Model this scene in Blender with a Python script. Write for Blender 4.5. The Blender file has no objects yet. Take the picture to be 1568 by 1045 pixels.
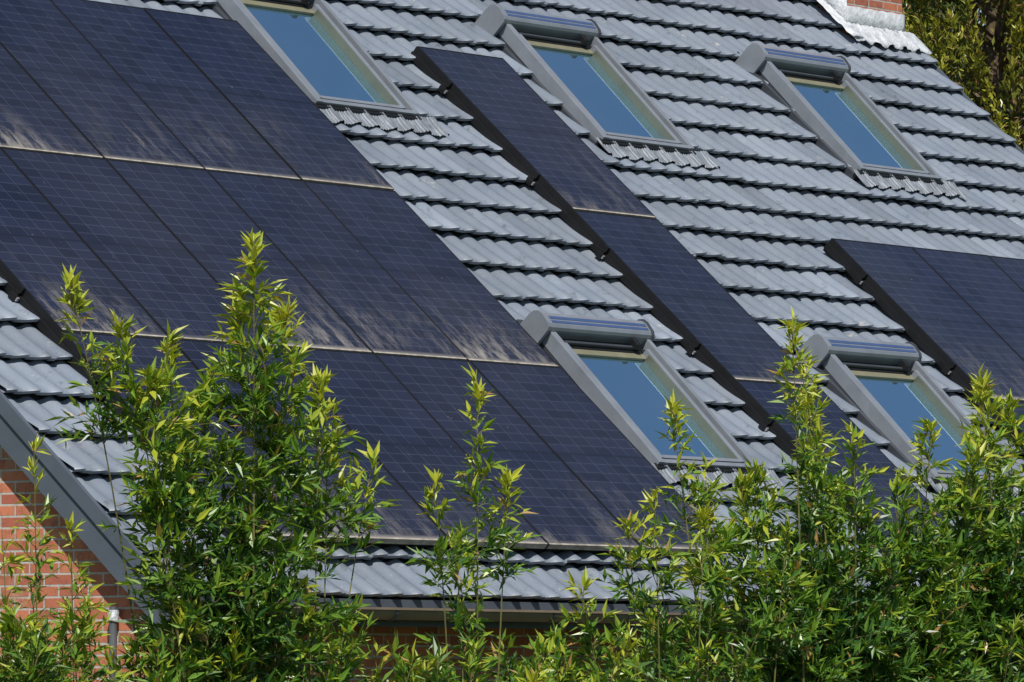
import bpy, math, numpy as np
from mathutils import Vector, Matrix
rng = np.random.default_rng(7)
scene = bpy.context.scene
H0 = 3.31                       # height of the lower right corner of the big PV array
CS, SN = 0.7416, 0.6708         # cos / sin of the roof pitch (42 deg)
def rp(u, v, n=0.0):
    return (u, CS*v - SN*n, SN*v + CS*n + H0)

# ------------------------------------------------------------------ materials
def new_mat(name):
    m = bpy.data.materials.new(name); m.use_nodes = True
    t = m.node_tree
    return m, t, t.nodes['Principled BSDF']
def nd(t, typ, **kw):
    n = t.nodes.new(typ)
    for k, val in kw.items(): setattr(n, k, val)
    return n
def math_(t, op, a, b=0.0, c=None, clamp=False):
    n = nd(t, 'ShaderNodeMath', operation=op, use_clamp=clamp)
    for i, val in enumerate((a, b, c)):
        if val is None: continue
        if hasattr(val, 'is_output'): t.links.new(val, n.inputs[i])
        else: n.inputs[i].default_value = val
    return n.outputs[0]
def mix(t, f, a, b, mode='MIX'):
    n = nd(t, 'ShaderNodeMix', data_type='RGBA', blend_type=mode)
    for idx, val in ((0, f), (6, a), (7, b)):
        if hasattr(val, 'is_output'): t.links.new(val, n.inputs[idx])
        else:
            n.inputs[idx].default_value = val if idx == 0 else (*val, 1.0)
    return n.outputs[2]
def noise(t, vec, scale, detail=4, rough=0.6):
    n = nd(t, 'ShaderNodeTexNoise'); n.inputs['Scale'].default_value = scale
    n.inputs['Detail'].default_value = detail; n.inputs['Roughness'].default_value = rough
    if vec is not None: t.links.new(vec, n.inputs['Vector'])
    return n.outputs['Fac']
def ramp(t, f, lo, hi):
    n = nd(t, 'ShaderNodeMapRange'); t.links.new(f, n.inputs[0])
    n.inputs[1].default_value = lo; n.inputs[2].default_value = hi
    return n.outputs[0]
def bump(t, b, h, strength, dist):
    n = nd(t, 'ShaderNodeBump'); n.inputs['Strength'].default_value = strength
    n.inputs['Distance'].default_value = dist
    t.links.new(h, n.inputs['Height']); t.links.new(n.outputs[0], b.inputs['Normal'])
def simple(name, col, rough=0.5, metal=0.0, var=0.15, scale=6.0, bmp=0.0):
    m, t, b = new_mat(name)
    g = nd(t, 'ShaderNodeNewGeometry').outputs['Position']
    f = noise(t, g, scale, 6, 0.65)
    lo = tuple(c*(1-var*1.6) for c in col); hi = tuple(min(1, c*(1+var)) for c in col)
    t.links.new(mix(t, ramp(t, f, .3, .7), lo, hi), b.inputs['Base Color'])
    b.inputs['Roughness'].default_value = rough; b.inputs['Metallic'].default_value = metal
    if bmp: bump(t, b, f, 1.0, bmp)
    return m

# tiles
mat_tile, t, b = new_mat('concrete_tile')
g = nd(t, 'ShaderNodeNewGeometry').outputs['Position']
at = nd(t, 'ShaderNodeVertexColor', layer_name='Col').outputs[0]
f1 = noise(t, g, 2.2, 5, .6); f2 = noise(t, g, 38, 4, .7)
c = mix(t, ramp(t, f1, .3, .7), (.145, .172, .212), (.200, .225, .262))
c = mix(t, ramp(t, f2, .62, .8), c, (.36, .38, .39))
c = mix(t, ramp(t, noise(t, g, 11, 5, .7), .58, .76), c, (.085, .095, .10))
c = mix(t, ramp(t, noise(t, g, 4.5, 6, .75), .64, .72), c, (.38, .37, .33))
c = mix(t, 1.0, c, at, 'MULTIPLY')
t.links.new(c, b.inputs['Base Color']); b.inputs['Roughness'].default_value = .42
bump(t, b, f2, .4, .005)

# brick
def brickmat(name, c1, c2, mortar):
    m, t, b = new_mat(name)
    g = nd(t, 'ShaderNodeNewGeometry').outputs['Position']
    s = nd(t, 'ShaderNodeSeparateXYZ'); t.links.new(g, s.inputs[0])
    cx = nd(t, 'ShaderNodeCombineXYZ')
    t.links.new(math_(t, 'ADD', s.outputs[0], s.outputs[1]), cx.inputs[0]); t.links.new(s.outputs[2], cx.inputs[1])
    br = nd(t, 'ShaderNodeTexBrick'); t.links.new(cx.outputs[0], br.inputs['Vector'])
    br.inputs['Scale'].default_value = 1.0; br.inputs['Brick Width'].default_value = .22
    br.inputs['Row Height'].default_value = .067; br.inputs['Mortar Size'].default_value = .007
    br.inputs['Mortar Smooth'].default_value = .2; br.inputs['Bias'].default_value = -.1
    br.inputs['Color1'].default_value = (*c1, 1); br.inputs['Color2'].default_value = (*c2, 1)
    br.inputs['Mortar'].default_value = (*mortar, 1)
    f = noise(t, g, 22, 6, .7)
    cc = mix(t, ramp(t, f, .5, .85), br.outputs[0], (.18, .07, .05))
    cc = mix(t, ramp(t, noise(t, g, 6, 5, .7), .56, .74), cc, (.50, .30, .20))
    cc = mix(t, ramp(t, noise(t, g, 9, 3, .7), .58, .8), cc, (.22, .09, .07))
    t.links.new(cc, b.inputs['Base Color']); b.inputs['Roughness'].default_value = .85
    h = math_(t, 'SUBTRACT', math_(t, 'MULTIPLY', f, .35), br.outputs['Fac'])
    bump(t, b, h, 1.0, .008)
    return m
mat_brick = brickmat('red_brick', (.60, .20, .10), (.36, .10, .06), (.50, .46, .41))

# PV glass
mat_pv, t, b = new_mat('pv_cells')
uv = nd(t, 'ShaderNodeUVMap', uv_map='UVMap').outputs[0]
s = nd(t, 'ShaderNodeSeparateXYZ'); t.links.new(uv, s.inputs[0])
U, V = s.outputs[0], s.outputs[1]
geo = nd(t, 'ShaderNodeNewGeometry').outputs['Position']
pid = nd(t, 'ShaderNodeVertexColor', layer_name='Col').outputs[0]
def linemask(x, n, w):
    fr = math_(t, 'FRACT', math_(t, 'MULTIPLY', x, n))
    d = math_(t, 'ABSOLUTE', math_(t, 'SUBTRACT', fr, .5))
    return math_(t, 'GREATER_THAN', d, .5 - w)
lu = linemask(U, 6, .03); lv = linemask(V, 20, .05)
fing = linemask(U, 30, .12)
mid = math_(t, 'LESS_THAN', math_(t, 'ABSOLUTE', math_(t, 'SUBTRACT', V, .5)), .0045)
cid = nd(t, 'ShaderNodeCombineXYZ')
t.links.new(math_(t, 'FLOOR', math_(t, 'MULTIPLY', U, 6)), cid.inputs[0])
t.links.new(math_(t, 'FLOOR', math_(t, 'MULTIPLY', V, 20)), cid.inputs[1])
ps = nd(t, 'ShaderNodeSeparateXYZ'); t.links.new(pid, ps.inputs[0])
t.links.new(math_(t, 'MULTIPLY', ps.outputs[0], 91.0), cid.inputs[2])
wn = nd(t, 'ShaderNodeTexWhiteNoise', noise_dimensions='3D'); t.links.new(cid.outputs[0], wn.inputs['Vector'])
c = mix(t, wn.outputs['Value'], (.0060, .0075, .0185), (.0125, .0155, .036))
c = mix(t, math_(t, 'MULTIPLY', fing, .25), c, (.04, .05, .085))
c = mix(t, math_(t, 'MULTIPLY', lv, .32), c, (.07, .08, .125))
c = mix(t, math_(t, 'MULTIPLY', lu, .32), c, (.07, .08, .125))
c = mix(t, math_(t, 'MULTIPLY', mid, .9), c, (.003, .004, .010))
# dirt that washes down to the lower frame
sc = nd(t, 'ShaderNodeVectorMath', operation='MULTIPLY'); t.links.new(geo, sc.inputs[0]); sc.inputs[1].default_value = (6.5, 2.0, 2.0)
nstr = noise(t, sc.outputs[0], 1.6, 9, .76)
low = math_(t, 'POWER', math_(t, 'SUBTRACT', 1.0, V, clamp=True), 6.0)
big = ramp(t, noise(t, geo, .9, 2, .5), .42, .66)
low2 = math_(t, 'MULTIPLY', low, math_(t, 'ADD', .15, math_(t, 'MULTIPLY', big, 1.7)))
d1 = math_(t, 'MULTIPLY', low2, ramp(t, nstr, .46, .68), clamp=True)
strip = ramp(t, V, .022, .004)
d1 = math_(t, 'MAXIMUM', math_(t, 'MULTIPLY', d1, .76), math_(t, 'MULTIPLY', strip, math_(t, 'ADD', .15, math_(t, 'MULTIPLY', ps.outputs[1], .6))), clamp=True)
spots = math_(t, 'MULTIPLY', ramp(t, noise(t, geo, 26, 3, .6), .71, .77), .32)
scr = nd(t, 'ShaderNodeVectorMath', operation='MULTIPLY'); t.links.new(geo, scr.inputs[0]); scr.inputs[1].default_value = (14, 3, 3)
scrf = math_(t, 'MULTIPLY', ramp(t, noise(t, scr.outputs[0], 1.0, 6, .8), .60, .74), .12)  # pale streaks of dust and of reflected light, put into the colour
d1 = math_(t, 'MAXIMUM', math_(t, 'MAXIMUM', d1, spots), scrf)
haze = math_(t, 'MULTIPLY', ramp(t, noise(t, geo, .7, 3, .5), .30, .75), .045)
d1 = math_(t, 'ADD', d1, haze, clamp=True)
c = mix(t, d1, c, (.30, .275, .245))
t.links.new(c, b.inputs['Base Color'])
t.links.new(math_(t, 'ADD', .14, math_(t, 'MULTIPLY', d1, .6)), b.inputs['Roughness'])
b.inputs['IOR'].default_value = 1.36
bump(t, b, noise(t, geo, 3, 2, .5), .1, .004)

mat_black = simple('black_anodised', (.010, .010, .011), .5, .2)
mat_dust = simple('dusty_frame_lip', (.36, .32, .265), .8, 0, .35, 14)
mat_alu = simple('grey_cladding', (.235, .255, .285), .36, .2, .10, 5)
mat_alud = simple('dark_grey_cladding', (.065, .072, .085), .4, .3, .1)
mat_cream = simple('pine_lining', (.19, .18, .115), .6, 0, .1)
mat_cream3 = simple('pine_lining_side_darkened', (.085, .085, .055), .6, 0, .1)  # same pine lining, darkened in colour to hold down its sunlit face
mat_flash = simple('lead_flashing', (.17, .19, .215), .5, .1, .25, 9, .006)
mat_white = simple('white_flashing', (.60, .62, .64), .5, .1, .25, 8, .03)
mat_board = simple('slate_board', (.085, .10, .125), .5, 0, .1, 3)
mat_gutter = simple('brown_gutter', (.28, .215, .15), .5, .1, .15, 4)
mat_clamp = simple('bare_clamp', (.5, .5, .52), .4, .6)
mat_zinc = simple('zinc_pipe', (.14, .15, .16), .5, .3)
mat_cream2 = simple('soffit_paint', (.28, .26, .22), .7)

mat_glass, t, b = new_mat('window_glass')
g = nd(t, 'ShaderNodeNewGeometry').outputs['Position']
t.links.new(mix(t, noise(t, g, 1.5, 2, .5), (.42, .74, .98), (.52, .80, .98)), b.inputs['Base Color'])
b.inputs['Metallic'].default_value = .95; b.inputs['Roughness'].default_value = .03
bump(t, b, noise(t, g, 1.3, 1, .4), .12, .01)
mat_strip, t, b = new_mat('hood_solar_strip')
b.inputs['Roughness'].default_value = .15
g = nd(t, 'ShaderNodeNewGeometry').outputs['Position']
t.links.new(mix(t, noise(t, g, 5, 3), (.04, .07, .17), (.07, .11, .22)), b.inputs['Base Color'])

def leafmat(name, trans=.35, tint=(1.25, 1.2, .5)):
    m, t, b = new_mat(name)
    at = nd(t, 'ShaderNodeVertexColor', layer_name='Col').outputs[0]
    t.links.new(at, b.inputs['Base Color']); b.inputs['Roughness'].default_value = .36
    tr = nd(t, 'ShaderNodeBsdfTranslucent'); t.links.new(mix(t, 1.0, at, tint, 'MULTIPLY'), tr.inputs[0])
    ms = nd(t, 'ShaderNodeMixShader'); ms.inputs[0].default_value = trans
    t.links.new(b.outputs[0], ms.inputs[1]); t.links.new(tr.outputs[0], ms.inputs[2])
    t.links.new(ms.outputs[0], t.nodes['Material Output'].inputs[0])
    return m
mat_leaf = leafmat('bamboo_leaf', .30); mat_con = leafmat('conifer_leaf', .2)
mat_stem = simple('bamboo_stem', (.14, .13, .04), .5, 0, .3, 8)
mat_bark = simple('bark', (.14, .095, .06), .9, 0, .4, 12, .02)
mat_grass = simple('grass', (.05, .085, .02), .9, 0, .4, 3)

# ------------------------------------------------------------------ mesh helper
class MB:
    def __init__(s): s.v = []; s.f = []; s.m = []; s.mats = []; s.xf = lambda a, b, c: (a, b, c)
    def mi(s, mat):
        if mat not in s.mats: s.mats.append(mat)
        return s.mats.index(mat)
    def box(s, a0, a1, b0, b1, c0, c1, mat):
        k = len(s.v)
        for c in (c0, c1):
            for a, b in ((a0, b0), (a1, b0), (a1, b1), (a0, b1)): s.v.append(s.xf(a, b, c))
        for q in ((3, 2, 1, 0), (4, 5, 6, 7), (0, 1, 5, 4), (1, 2, 6, 5), (2, 3, 7, 6), (3, 0, 4, 7)):
            s.f.append(tuple(k+i for i in q)); s.m.append(s.mi(mat))
    def poly(s, pts, mat):
        k = len(s.v); s.v += [s.xf(*p) for p in pts]; s.f.append(tuple(range(k, k+len(pts)))); s.m.append(s.mi(mat))
    def extr(s, prof, a0, a1, mat, close=True):
        k = len(s.v); n = len(prof)
        for a in (a0, a1):
            for (b, c) in prof: s.v.append(s.xf(a, b, c))
        for i in range(n if close else n-1):
            j = (i+1) % n
            s.f.append((k+i, k+j, k+n+j, k+n+i)); s.m.append(s.mi(mat))
        if close:
            s.f.append(tuple(k+i for i in range(n))[::-1]); s.m.append(s.mi(mat))
            s.f.append(tuple(k+n+i for i in range(n))); s.m.append(s.mi(mat))
    def make(s, name, parent=None, bevel=0, smooth=False, recalc=True):
        me = bpy.data.meshes.new(name); me.from_pydata(s.v, [], s.f)
        for m in s.mats: me.materials.append(m)
        me.polygons.foreach_set('material_index', s.m)
        if recalc:
            import bmesh
            bm = bmesh.new(); bm.from_mesh(me); bmesh.ops.recalc_face_normals(bm, faces=bm.faces); bm.to_mesh(me); bm.free()
        if smooth: me.polygons.foreach_set('use_smooth', [True]*len(me.polygons))
        o = bpy.data.objects.new(name, me); scene.collection.objects.link(o)
        if parent: o.parent = parent
        if bevel:
            md = o.modifiers.new('bevel', 'BEVEL'); md.width = bevel; md.segments = 2; md.limit_method = 'ANGLE'
        return o
def empty(name):
    e = bpy.data.objects.new(name, None); scene.collection.objects.link(e); return e

house = empty('brick_house')
UL, UR, VR = -5.97, 10.31, 8.6
NT = -0.150
WINDOWS = [(.19, .92), (3.60, .92), (3.54, 4.68), (7.03, 4.70), (.13, 4.68)]
WW, WH = 1.17, 1.26

# ------------------------------------------------------------------ roof tiles
PITCH, AMP = .2, .034
def prof(u):
    s = np.mod(np.asarray(u)/PITCH, 1.0)
    up = np.clip(s/.42, 0, 1); dn = np.clip((s-.46)/.16, 0, 1)
    f = .5-.5*np.cos(np.pi*up); g = .5+.5*np.cos(np.pi*dn)
    return AMP*f*g
def tiles():
    us = np.arange(UL, UR+.001, .0125); nu = len(us); V = []; F = []; C = []; SM = []
    pr = prof(us)
    ncourse = int((VR+.42)/.345)+1
    uc = (us[:-1]+us[1:])/2
    nr = 0
    for i in range(ncourse):
        v0 = -.42 + .345*i
        off = 1 if i % 2 else 0
        tid = np.floor(us/.4 + off*.5).astype(int); tid -= tid.min()
        jv = rng.normal(0, .006, tid.max()+1)[tid]; jn = rng.normal(0, .003, tid.max()+1)[tid]
        jc = np.clip(rng.normal(1, .09, tid.max()+1), .78, 1.25)[tid]
        top = min(v0+.40, VR)
        sc = (AMP-pr)*1.0
        rows = [(v0+.10, .002), (v0+.006, .040), (v0, .066), (v0, .066), (v0+.012, .069), (v0+.13, .047), (v0+.26, .023), (top, .0)]
        k = nr*nu
        for r, (vv, hh) in enumerate(rows):
            vr = vv + ((jv + sc) if r < 5 else 0); h = NT - .010 + pr*(1.15 if r < 5 else 1) + hh + jn
            V.append(np.stack([us, CS*vr - SN*h, SN*vr + CS*h + H0], 1))
            C.append(np.stack([jc, jc, jc, jc*0+1], 1)); nr += 1
        for r in (0, 1, 3, 4, 5, 6):
            va = rows[r][0]; vb = rows[r+1][0]
            keep = np.ones(nu-1, bool)
            for (wu, wv) in WINDOWS:      # tiles are cut out under the roof windows
                if va > wv+.03 and max(va, vb) < wv+WH+.06:
                    keep &= ~((uc > wu+.02) & (uc < wu+WW-.02))
            a = (k + r*nu + np.arange(nu-1))[keep]; b2 = a + nu
            F.append(np.stack([a, a+1, b2+1, b2], 1)); SM.append(np.full(len(a), r >= 3))
    V = np.concatenate(V); F = np.concatenate(F); C = np.concatenate(C)
    me = bpy.data.meshes.new('roof_tiles'); me.from_pydata(V.tolist(), [], F.tolist())
    me.polygons.foreach_set('use_smooth', np.concatenate(SM))
    ca = me.color_attributes.new('Col', 'FLOAT_COLOR', 'POINT'); ca.data.foreach_set('color', C.ravel())
    me.materials.append(mat_tile)
    o = bpy.data.objects.new('roof_tiles', me); scene.collection.objects.link(o); o.parent = house
tiles()

mb = MB(); mb.xf = lambda a, b, c: rp(a, b, c)
mb.box(UL+.01, UR-.01, -.36, VR, -.25, -.175, mat_board)
mb.make('roof_deck', house)
yr, zr = CS*VR, SN*VR
mb = MB(); mb.xf = lambda a, b, c: (a, 2*yr - (CS*b - SN*c), SN*b + CS*c + H0)
mb.box(UL, UR, -.42, VR, -.25, -.12, mat_alud)
mb.make('roof_back_slope', house)
mb = MB(); mb.xf = lambda a, b, c: rp(a, b, c)
mb.box(UL-.03, UL-.002, -.50, VR, -.330, -.110, mat_board)
mb.box(UL-.045, UL-.033, -.50, VR, -.19, -.105, mat_board)
mb.box(UR+.002, UR+.03, -.50, VR, -.33, -.10, mat_board)
mb.make('verge_board', house)
mb = MB(); pf = [(yr+.02+.13*math.cos(a), H0+zr-.14+.13*math.sin(a)) for a in np.linspace(0, math.pi, 9)]
for k in range(int((UR-UL)/.4)):
    a = UL+k*.4; mb.extr(pf, a, a+.39, mat_alud)
mb.make('ridge_caps', house)

# walls
mb = MB()
XL, XR, YF = -5.885, 10.2, .045
YB = 2*yr-YF; zt = lambda y: .9046*y - .335 + H0
sec = [(YF, 0), (YF, zt(YF)), (yr, zt(yr)), (YB, zt(YF)), (YB, 0)]
mb.extr(sec, XL, XR, mat_brick)
mb.make('walls', house)
mb = MB()
mb.box(UL, UR, -.20, .045, H0-.50, H0-.47, mat_cream2)
mb.box(UL, UR, -.225, -.20, H0-.52, H0-.36, mat_board)
for x0 in (-3.2, .8, 4.8):
    mb.box(x0, x0+1.8, YF-.02, YF+.02, .9, 2.2, mat_white)
    for q in (0, .88): mb.box(x0+.07+q, x0+.85+q, YF-.03, YF-.018, .98, 2.12, mat_glass)
    mb.box(x0-.05, x0+1.85, YF-.08, YF-.0, .84, .895, mat_zinc)
mb.box(8.2, 9.15, YF-.03, YF+.01, .05, 2.15, mat_alud)
mb.make('eaves_and_windows', house)
mb = MB(); gy, gz = -.285, H0-.42
ang = np.linspace(math.pi, 2*math.pi, 9)
outer = [(gy+.062*math.cos(a), gz+.062*math.sin(a)) for a in ang]
inner = [(gy+.057*math.cos(a), gz+.057*math.sin(a)) for a in ang[::-1]]
mb.extr(outer+inner, UL-.02, UR+.02, mat_gutter)
mb.extr([(gy-.072, gz-.004), (gy-.06, gz-.004), (gy-.06, gz+.01), (gy-.072, gz+.01)], UL-.02, UR+.02, mat_gutter)
for k in range(21):
    a = UL+.3+k*.8
    mb.extr([(gy+.068*math.cos(q), gz+.068*math.sin(q)) for q in ang], a, a+.03, mat_zinc, close=True)
mb.make('gutter', house)
mb = MB()
def cyl(mb, x, y, z0, z1, r, mat, n=12):
    k = len(mb.v)
    for z in (z0, z1):
        for i in range(n):
            a = 2*math.pi*i/n; mb.v.append((x+r*math.cos(a), y+r*math.sin(a), z))
    for i in range(n):
        j = (i+1) % n; mb.f.append((k+i, k+j, k+n+j, k+n+i)); mb.m.append(mb.mi(mat))
    mb.f.append(tuple(k+n+i for i in range(n))); mb.m.append(mb.mi(mat))
cyl(mb, XL-.05, .27, .0, H0-.42, .022, mat_zinc)
cyl(mb, XL-.05, .27, H0-.50, H0-.44, .034, mat_white)
cyl(mb, XL-.05, .27, H0-1.50, H0-1.44, .034, mat_white)
mb.make('wall_pipe', house)

# chimney
cx0, cx1 = 9.36, 10.22
cy0 = CS*6.80 + .1; cy1 = cy0+.86
mb = MB()
mb.box(cx0, cx1, cy0, cy1, H0+SN*6.0, H0+6.9, mat_brick)
mb.box(cx0-.05, cx1+.05, cy0-.05, cy1+.05, H0+6.9, H0+7.02, mat_flash)
for q in (.2, .62): cyl(mb, cx0+q, cy0+.43, H0+7.02, H0+7.35, .11, mat_brick)
mb.make('chimney', house)
def flashing():
    mb = MB()
    def grid(fn, nu, nv):
        k = len(mb.v)
        for j in range(nv):
            for i in range(nu):
                mb.v.append(fn(i/(nu-1), j/(nv-1)))
        for j in range(nv-1):
            for i in range(nu-1):
                mb.f.append((k+j*nu+i, k+j*nu+i+1, k+(j+1)*nu+i+1, k+(j+1)*nu+i)); mb.m.append(mb.mi(mat_white))
    r = lambda s: float(rng.normal(0, s))
    grid(lambda a, q: rp(cx0-.12+a*1.12, 6.62+q*.24+r(.006)+(.02*math.sin(a*31) if q == 0 else 0), NT+.085+float(prof(cx0+a*1.1))*.5*(1-q)+r(.004)+.02*q), 50, 6)
    grid(lambda a, q: (cx0-.02+a*.9, cy0-.012-abs(r(.004)), H0+SN*6.80-.06+q*(.21+.0*a)+r(.002)), 24, 3)
    grid(lambda a, q: rp(cx0-.17+.16*q+r(.006), 6.66+a*1.45, NT+.10+float(prof(cx0-.17+.16*q))*.5+r(.005)), 40, 5)
    grid(lambda a, q: (cx0-.012-abs(r(.003)), cy0-.02+a*.9, H0+.9046*(cy0+a*.9)-.14+q*(.30+.03*math.floor(a*9)/9)+.0), 40, 3)
    o = mb.make('chimney_flashing', house, smooth=True, recalc=False)
    md = o.modifiers.new('sol', 'SOLIDIFY'); md.thickness = .004
flashing()

# ------------------------------------------------------------------ roof windows
def roof_window(u0, v0, i):
    W, H = WW, WH
    th = math.radians(3.0); ct, st = math.cos(th), math.sin(th)
    def xf(a, b, c):
        return rp(u0+a, v0 + b*ct - c*st, -.025 + b*st + c*ct)
    mb = MB(); mb.xf = xf
    B = mb.box
    B(0, .065, 0, H, -.10, 0, mat_alu); B(W-.040, W, 0, H, -.22, 0, mat_alu)
    B(.004, .065, 0.003, H, -.22, -.10, mat_alud)
    B(.065, W-.040, 0, .035, -.20, -.004, mat_alu)
    # dark channels
    B(.065, .080, .035, H-.05, -.2, -.05, mat_black); B(W-.090, W-.040, .035, H-.05, -.2, -.06, mat_black)
    B(.080, W-.090, .035, .06, -.2, -.05, mat_black)
    # sash
    B(.080, .118, .06, H-.10, -.2, -.012, mat_alu); B(W-.125, W-.090, .06, H-.10, -.2, -.012, mat_alu)
    B(.118, W-.125, .06, .090, -.2, -.016, mat_alu)
    B(.118, W-.125, H-.10, H-.0, -.2, -.055, mat_black)
    B(.15, W-.15, H-.075, H-.055, -.054, -.03, mat_alud)
    # reveal lining
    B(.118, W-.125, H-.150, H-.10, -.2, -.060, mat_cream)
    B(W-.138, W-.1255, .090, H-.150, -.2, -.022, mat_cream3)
    B(.118, .126, .090, H-.150, -.2, -.05, mat_alud)
    B(.126, W-.138, .090, .102, -.2, -.05, mat_alud)
    # glass
    B(.126, W-.138, .102, H-.150, -.11, -.080, mat_glass)
    # latch
    B(W-.24, W-.19, H-.09, H-.03, -.03, .010, mat_black)
    # slim hood
    pf = [(H-.01, -.12), (H-.01, .008), (H+.0, .028), (H+.02, .042), (H+.09, .052), (H+.125, .045), (H+.15, .02), (H+.16, -.02), (H+.165, -.2)]
    mb.extr(pf, -.015, W+.0, mat_alu)
    cb, cc = H+.06, -.03
    cap = [(cb+(b-cb)*1.12, cc+(c-cc)*1.14) for b, c in pf]
    mb.extr(cap, -.05, -.016, mat_alu); mb.extr(cap, W+.001, W+.02, mat_alud)
    mb.xf = lambda a, b, c: xf(a, b, c + .0405 + (b-H-.02)*.143)
    B(.02, W-.02, H+.027, H+.050, .0, .004, mat_strip); B(.02, W-.02, H+.060, H+.085, .0, .004, mat_strip)
    mb.xf = lambda a, b, c: rp(u0+a, v0+b, c)
    B(-.045, -.002, -.02, H+.16, -.18, -.085, mat_alud); B(W+.002, W+.06, -.02, H+.16, -.18, -.085, mat_flash)
    B(-.02, W+.02, -.03, .02, -.17, -.05, mat_black)
    B(-.0, W+.0, H+.05, H+.25, -.17, -.075, mat_alud)
    mb.make('roof_window_%d' % i, house, bevel=.006)
    # pleated apron
    nu, nv = 220, 5; Vv = []; Ff = []
    for j in range(nv):
        q = j/(nv-1)
        for k in range(nu):
            a = -.08 + (W+.30)*k/(nu-1); u = u0+a
            tri = .5+.5*math.sin(a*2*math.pi/.03)
            n = NT + .070 + float(prof(u))*.8*(1-q*.6) + .006*tri + .02*q*q + rng.normal(0, .0007)
            Vv.append(rp(u, v0-.165+.18*q + (.008*math.sin(a*9+i)+rng.normal(0, .002) if j == 0 else 0), n))
    for j in range(nv-1):
        for k in range(nu-1):
            Ff.append((j*nu+k, j*nu+k+1, (j+1)*nu+k+1, (j+1)*nu+k))
    me = bpy.data.meshes.new('apron'); me.from_pydata(Vv, [], Ff); me.materials.append(mat_flash)
    ob = bpy.data.objects.new('window_apron_%d' % i, me); scene.collection.objects.link(ob); ob.parent = house
for i, (u, v) in enumerate(WINDOWS): roof_window(u, v, i+1)

# ------------------------------------------------------------------ PV arrays
def array(u0, cols, w, rows, h, first=True):
    root = empty('solar_panel_array' )
    mb = MB(); mb.xf = rp
    gv, gf, guv, gc = [], [], [], []
    for r in range(rows):
        for c in range(cols):
            a0, a1 = u0+c*w+.004, u0+(c+1)*w-.004; b0, b1 = r*h+.006, (r+1)*h-.006
            jn = rng.normal(0, .0015)
            fr = .009
            mb.box(a0, a0+fr, b0, b1, -.035, jn, mat_black); mb.box(a1-fr, a1, b0, b1, -.035, jn, mat_black)
            mb.box(a0+fr, a1-fr, b1-fr, b1, -.035, jn, mat_black)
            mb.box(a0+fr, a1-fr, b0, b0+.013, -.035, jn+.001, mat_dust)
            k = len(gv); z = jn-.003
            gv += [rp(a0+fr, b0+.013, z), rp(a1-fr, b0+.013, z), rp(a1-fr, b1-fr, z), rp(a0+fr, b1-fr, z)]
            gf.append((k, k+1, k+2, k+3)); guv += [(0, 0), (1, 0), (1, 1), (0, 1)]
            col = (rng.random(), rng.random()**1.5, rng.random(), 1)
            gc += [col]*4
            mb.box(a0+fr, a1-fr, b0+.013, b1-fr, -.034, -.01, mat_black)
    tot = rows*h; we = u0+cols*w
    for r in range(rows):
        for q in (.22, .78):
            vv = (r+q)*h
            mb.box(u0-.03, we+.03, vv-.02, vv+.02, -.085, -.036, mat_black)
            mb.box(u0-.045, u0-.016, vv-.03, vv+.025, -.10, -.055, mat_black)
            mb.box(u0-.02, u0-.003, vv-.025, vv+.025, -.036, .003, mat_black)
            mb.box(u0-.04, u0-.02, vv-.042, vv-.031, -.085, -.06, mat_clamp)
    mb.box(u0+.0, u0+.004, .0, tot, -.12, -.002, mat_black)  # black closure strip added to make the shade band beside the panels dark
    mb.box(u0-.012, u0-.001, .02, tot, -.10, -.05, mat_black)
    mb.box(u0, we, .05, .054, -.11, -.036, mat_black)  # added set-back strip that blackens the shaded gap under the lower edge
    mb.make('frames_and_rails', root, recalc=True)
    me = bpy.data.meshes.new('pv_glass'); me.from_pydata(gv, [], gf)
    ul = me.uv_layers.new(name='UVMap'); ul.data.foreach_set('uv', np.array(guv).ravel())
    ca = me.color_attributes.new('Col', 'FLOAT_COLOR', 'POINT'); ca.data.foreach_set('color', np.array(gc, dtype=float).ravel())
    me.materials.append(mat_pv)
    o = bpy.data.objects.new('pv_glass', me); scene.collection.objects.link(o); o.parent = root
array(-5.095, 5, 1.019, 3, 1.838)
array(2.07, 1, 1.04, 3, 1.838)
array(5.40, 4, 1.105, 2, 1.838)

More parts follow.
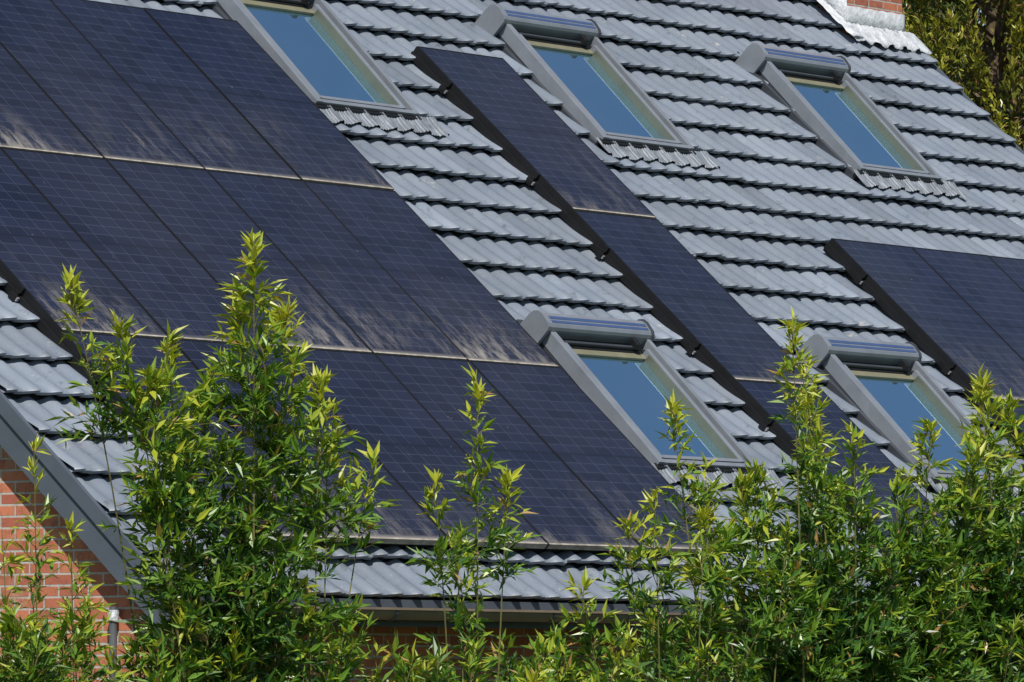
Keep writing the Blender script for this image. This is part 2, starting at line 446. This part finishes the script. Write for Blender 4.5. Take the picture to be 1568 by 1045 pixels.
# ------------------------------------------------------------------ foliage
def unit(a): return a/np.maximum(np.linalg.norm(a, axis=-1, keepdims=True), 1e-9)
class Fol:
    def __init__(s): s.P, s.D, s.L, s.W, s.C = [], [], [], [], []; s.tv, s.tf = [], []
    def tube(s, pts, r0, r1, n=3):
        k = len(s.tv); m = len(pts)
        for i, p in enumerate(pts):
            r = r0 + (r1-r0)*i/(m-1)
            for j in range(n):
                a = 2*math.pi*j/n; s.tv.append((p[0]+r*math.cos(a), p[1]+r*math.sin(a), p[2]+(0 if n > 3 else r*math.sin(a+1)*.6)))
        for i in range(m-1):
            for j in range(n):
                q = (j+1) % n; s.tf.append((k+i*n+j, k+i*n+q, k+(i+1)*n+q, k+(i+1)*n+j))
    def add(s, P, D, L, W, C): s.P.append(P); s.D.append(D); s.L.append(L); s.W.append(W); s.C.append(C)
    def build(s, name, leafm, stemm, upj=.45):
        P = np.concatenate(s.P); D = unit(np.concatenate(s.D)); L = np.concatenate(s.L)[:, None]; W = np.concatenate(s.W)[:, None]; C = np.concatenate(s.C)
        n = len(P)
        up = unit(np.array([-.15, -.2, 1.0]) + rng.normal(0, upj, (n, 3)))
        S = unit(np.cross(D, up)); Nn = np.cross(S, D)
        v0 = P; v1 = P + D*L*.42 + S*W*.5 + Nn*W*.12; v3 = P + D*L*.42 - S*W*.5 + Nn*W*.12; v2 = P + D*L - Nn*L*.12
        V = np.stack([v0, v1, v2, v3], 1).reshape(-1, 3)
        k = np.arange(n)*4
        F = np.concatenate([np.stack([k, k+1, k+2], 1), np.stack([k, k+2, k+3], 1)])
        nl = len(V); tf = [tuple(nl+i for i in f) for f in s.tf]
        me = bpy.data.meshes.new(name); me.from_pydata(V.tolist()+s.tv, [], F.tolist()+tf)
        col = np.ones((len(me.vertices), 4)); col[:nl, :3] = np.repeat(C, 4, axis=0)
        ca = me.color_attributes.new('Col', 'FLOAT_COLOR', 'POINT'); ca.data.foreach_set('color', col.ravel())
        me.materials.append(leafm); me.materials.append(stemm)
        mi = np.zeros(len(me.polygons), dtype=np.int32); mi[len(F):] = 1; me.polygons.foreach_set('material_index', mi)
        o = bpy.data.objects.new(name, me); scene.collection.objects.link(o)
        return o, n
YELLOW = np.array([.46, .48, .045]); MIDC = np.array([.15, .285, .028]); DARK = np.array([.035, .105, .024])
def plume(F, bx, by, tx, ty, tz, depth, r, nb, yellowness=.5, step=.020, leafL=.105):
    base = np.array([bx, by, 0.]); top = np.array([tx, ty, tz])
    m = np.array([bx*.75+tx*.25, by*.75+ty*.25, tz*.6])
    cur = lambda w: (1-w)**2*base + 2*w*(1-w)*m + w*w*top
    F.tube([cur(w) for w in np.linspace(0, 1, 12)], .010, .002, 5)
    ln = tz*1.03
    for i in range(nb):
        s = rng.random()**.95
        w = 1 - s*depth/ln
        if w < .15: continue
        p = cur(w)
        bl = r*(.16+.84*min(1, s*1.25)**.8)*rng.uniform(.45, 1.2)
        az = rng.uniform(0, 2*math.pi); el = math.radians(rng.uniform(45, 80) if s < .25 else rng.uniform(15, 62))
        d = np.array([math.cos(az)*math.cos(el), math.sin(az)*math.cos(el), math.sin(el)])
        nlf = max(5, int(bl/step)); q = np.sort(rng.random(nlf))**.65
        pts = p + np.outer(q*bl, d); pts[:, 2] -= .25*bl*q*q
        e = p + d*bl; e[2] -= .25*bl
        F.tube([p, p+d*bl*.5-np.array([0, 0, .06*bl]), e], .003, .0012, 3)
        dd = unit(d*.9 + rng.normal(0, .5, (nlf, 3)) + np.array([0, 0, -.10]))
        L = leafL*rng.uniform(.5, 1.2, nlf); W = L*rng.uniform(.20, .30, nlf)
        y = np.clip(yellowness*(1.25-s)*.9 + .3*q + rng.normal(0, .22, nlf) - .15, 0, 1)[:, None]  # yellower tops and tips, darker inside: leaf age plus sun and shade in colour
        C = np.where(y > .5, MIDC + (YELLOW-MIDC)*(y-.5)*2, DARK + (MIDC-DARK)*y*2)
        dry = rng.random(nlf) < .025; C[dry] = (.42, .26, .09)
        F.add(pts, dd, L, W, C)

# 1. big leafy bamboo left of centre
F = Fol()
for (x, z, dep, r, nb, yo) in [(-8.25, 4.72, 1.3, .25, 80, .95), (-8.13, 4.45, .9, .24, 44, .95), (-9.32, 4.47, 1.0, .21, 50, .95), (-9.15, 4.25, .8, .22, 40, .9), (-8.72, 4.20, 1.2, .28, 54, .8), (-7.90, 4.36, 1.2, .28, 66, .9),
        (-7.45, 4.02, 1.0, .32, 60, .85), (-7.15, 3.66, .8, .32, 44, .8), (-6.98, 3.70, .6, .16, 20, .9), (-9.05, 3.98, 1.1, .32, 56, .8), (-8.35, 3.95, 1.5, .46, 100, .5),
        (-8.0, 3.8, 1.5, .46, 100, .45), (-8.65, 3.7, 1.5, .46, 100, .4), (-7.75, 3.5, 1.4, .42, 80, .4), (-9.0, 3.4, 1.3, .36, 60, .55), (-8.3, 3.3, 1.4, .5, 80, .2)]:
    bx = -8.3 + (x+8.3)*.35
    plume(F, bx, -2.6+rng.uniform(-.15, .15), x, -2.5+rng.uniform(-.3, .3), z, dep, r, nb, yo)
F.build('bamboo_plant', mat_leaf, mat_stem)
# 2. slender one
F = Fol()
for (x, z, dep, r, nb, yo) in [(-6.27, 4.08, 1.2, .17, 46, .9), (-6.02, 3.55, .7, .20, 32, .9), (-6.68, 3.52, .7, .19, 26, .9), (-6.35, 3.22, .8, .24, 34, .75)]:
    plume(F, -6.35+(x+6.3)*.3, -2.6, x, -2.5+rng.uniform(-.1, .1), z, dep, r, nb, yo)
F.build('bamboo_plant', mat_leaf, mat_stem)
# 3. low one
F = Fol()
for (x, z, dep, r, nb, yo) in [(-4.65, 3.48, .75, .18, 30, .95), (-4.10, 3.40, .7, .18, 26, .95), (-4.92, 3.34, .6, .20, 26, .9), (-5.25, 2.98, .5, .2, 20, .9), (-4.0, 3.10, .7, .26, 34, .8)]:
    plume(F, -4.5+(x+4.5)*.4, -2.6, x, -2.5+rng.uniform(-.1, .1), z, dep, r, nb, yo)
F.build('bamboo_plant', mat_leaf, mat_stem)
# 4. right-hand thicket
F = Fol()
L4 = [(-3.40, 4.54, 1.1, .18, 38, .95), (-3.72, 4.05, 1.0, .20, 34, .95), (-2.98, 4.30, 1.1, .22, 38, .95), (-2.55, 4.12, 1.1, .24, 44, .9), (-2.13, 4.02, 1.1, .28, 50, .85),
      (-1.78, 4.0, 1.2, .32, 54, .8), (-1.27, 3.92, 1.2, .32, 54, .75), (-.85, 4.25, 1.3, .30, 56, .85), (-.45, 4.32, 1.3, .32, 60, .8), (-.1, 4.2, 1.3, .36, 60, .7), (.4, 4.3, 1.4, .4, 60, .7),
      (-3.45, 3.70, 1.1, .32, 56, .75), (-3.1, 3.6, 1.1, .38, 64, .6), (-3.65, 3.30, .9, .32, 46, .6), (-2.7, 3.7, 1.1, .38, 64, .5), (-2.35, 3.6, 1.1, .4, 64, .45), (-2.9, 3.9, 1.0, .26, 44, .8), (-2.0, 3.6, 1.1, .4, 64, .4)]
for k in range(26):
    x = rng.uniform(-3.3, .6); L4.append((x, rng.uniform(3.05, 3.5)+(.22 if x > -1.8 else 0), 1.2, rng.uniform(.34, .48), 70, rng.uniform(.05, .5)))
for (x, z, dep, r, nb, yo) in L4:
    plume(F, x+rng.uniform(-.2, .25), -2.5+rng.uniform(-.4, .4), x, -2.4+rng.uniform(-.45, .45), z, dep, r, nb, yo)
F.build('bamboo_plant', mat_leaf, mat_stem)
# 5. sparse shoots at the left
F = Fol()
for (x, z, dep, r, nb, yo) in [(-10.0, 3.58, 1.0, .16, 26, 1.0), (-9.72, 3.28, .9, .17, 24, 1.0), (-9.85, 2.95, .7, .2, 20, 1.0), (-9.45, 2.85, .6, .2, 16, 1.0), (-10.15, 3.2, .8, .18, 22, 1.0)]:
    plume(F, x+.05, -2.6, x, -2.5+rng.uniform(-.1, .1), z, dep, r, nb, yo, step=.024, leafL=.085)
F.build('bamboo_plant', mat_leaf, mat_stem)
# 6. hedge
F = Fol()
for k in range(150):
    x = rng.uniform(-10.8, 1.2)
    z = 2.74 + .09*math.sin(x*2.3) + rng.normal(0, .07)
    if x > -4.2: z += .16
    elif x > -7.6: z -= .11
    if x < -8.9: z -= .10
    plume(F, x+rng.uniform(-.1, .1), -2.3+rng.uniform(-.6, .5), x, -2.3+rng.uniform(-.7, .5), z, 1.0, rng.uniform(.22, .36), 34, rng.uniform(.3, .9) if x < -4.2 else rng.uniform(.1, .6), step=.022)
F.build('bamboo_hedge', mat_leaf, mat_stem)

# background conifers
def conifer(x, y, h, R, n, ls=1.0, zlo=.10, name='conifer_tree'):
    F = Fol()
    F.tube([(x, y, 0), (x+.1, y, h*.4), (x, y+.1, h*.75), (x, y, h)], .22, .03, 10)
    for i in range(n):
        s = rng.random()**.9
        z = h*(zlo+(1-zlo)*s); rr = R*(1-((z/h)-.12))**.7 if z/h > .12 else R
        az = rng.uniform(0, 2*math.pi); k = rng.uniform(.45, 1.0)**.6
        lump = 1+.16*math.sin(az*5+z*1.1)+.1*math.sin(az*9-z*2.3)
        c = np.array([x+rr*k*lump*math.cos(az), y+rr*k*lump*math.sin(az), z])
        d = unit(np.array([math.cos(az)*.5, math.sin(az)*.5, rng.uniform(.35, 1.0)]))
        if i % 5 == 0: F.tube([(x, y, z-.8*k), tuple(c-.2*d), tuple(c+.3*d)], .04, .01, 4)
        m = 80; q = rng.random(m)
        P = c + np.outer(q*.62-.15, d)*ls + rng.normal(0, .085*ls, (m, 3))*(1.1-q)[:, None]
        D = unit(d + rng.normal(0, .5, (m, 3)))
        L = rng.uniform(.06, .13, m)*ls; W = L*rng.uniform(.25, .42, m)
        tone = np.clip((k-.75)*2.2+rng.normal(.28, .22)+rng.normal(0, .12, m), 0, 1)[:, None]  # inner sprays darker, outer yellower: gap shade and sunlight put into leaf colour
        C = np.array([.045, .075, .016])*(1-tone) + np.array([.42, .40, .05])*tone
        br = rng.random(m) < .06; C[br] = (.26, .15, .07)
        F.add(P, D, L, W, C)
    F.build(name, mat_con, mat_bark, .8)
conifer(30.6, 16.6, 14.5, 2.6, 1700, 1.0, .2)
conifer(36.5, 21.0, 17.0, 3.4, 900, 1.6, .15)
conifer(45.0, 26.5, 19.0, 5.0, 700, 2.6, .1)

# ground
mb = MB(); S = 400
mb.poly([(-S, -S, 0), (S, -S, 0), (S, S, 0), (-S, S, 0)], mat_grass)
mb.make('ground', recalc=False)

# ------------------------------------------------------------------ light
Sd = Vector((-.48, -.38, .79)).normalized()
w = bpy.data.worlds.new('World'); scene.world = w; w.use_nodes = True
t = w.node_tree; bg = t.nodes['Background']
sky = t.nodes.new('ShaderNodeTexSky'); sky.sky_type = 'NISHITA'; sky.sun_disc = False
sky.sun_elevation = math.asin(Sd.z); sky.sun_rotation = math.atan2(Sd.x, Sd.y)
sky.air_density = 1.0; sky.dust_density = .4; sky.ozone_density = 1.5
tc = t.nodes.new('ShaderNodeTexCoord')
cl = ramp(t, noise(t, tc.outputs['Generated'], 13, 7, .66), .56, .74)
t.links.new(mix(t, math_(t, 'MULTIPLY', cl, .55), sky.outputs[0], (6.5, 6.9, 7.4)), bg.inputs[0])
bg.inputs[1].default_value = .082
sl = bpy.data.lights.new('sun', 'SUN'); sl.energy = 5.0; sl.angle = math.radians(.5); sl.color = (1, .965, .91)
so = bpy.data.objects.new('sun', sl); scene.collection.objects.link(so)
so.rotation_mode = 'QUATERNION'; so.rotation_quaternion = Sd.to_track_quat('Z', 'Y'); so.location = Sd*60

# ------------------------------------------------------------------ camera
cam = bpy.data.cameras.new('camera'); co = bpy.data.objects.new('camera', cam); scene.collection.objects.link(co)
cam.sensor_width = 36; cam.lens = 9500/1568*36; cam.clip_start = .5; cam.clip_end = 1500
fw = Vector((.80922, .58476, .05654)).normalized(); rt = Vector((.5857, -.81052, 0)).normalized(); up = rt.cross(fw)
M = Matrix((rt, up, -fw)).transposed().to_4x4(); M.translation = Vector((-33.2645, -22.2818, H0-.908))
co.matrix_world = M
scene.camera = co
scene.view_settings.view_transform = 'Standard'; scene.view_settings.look = 'None'; scene.view_settings.exposure = 0
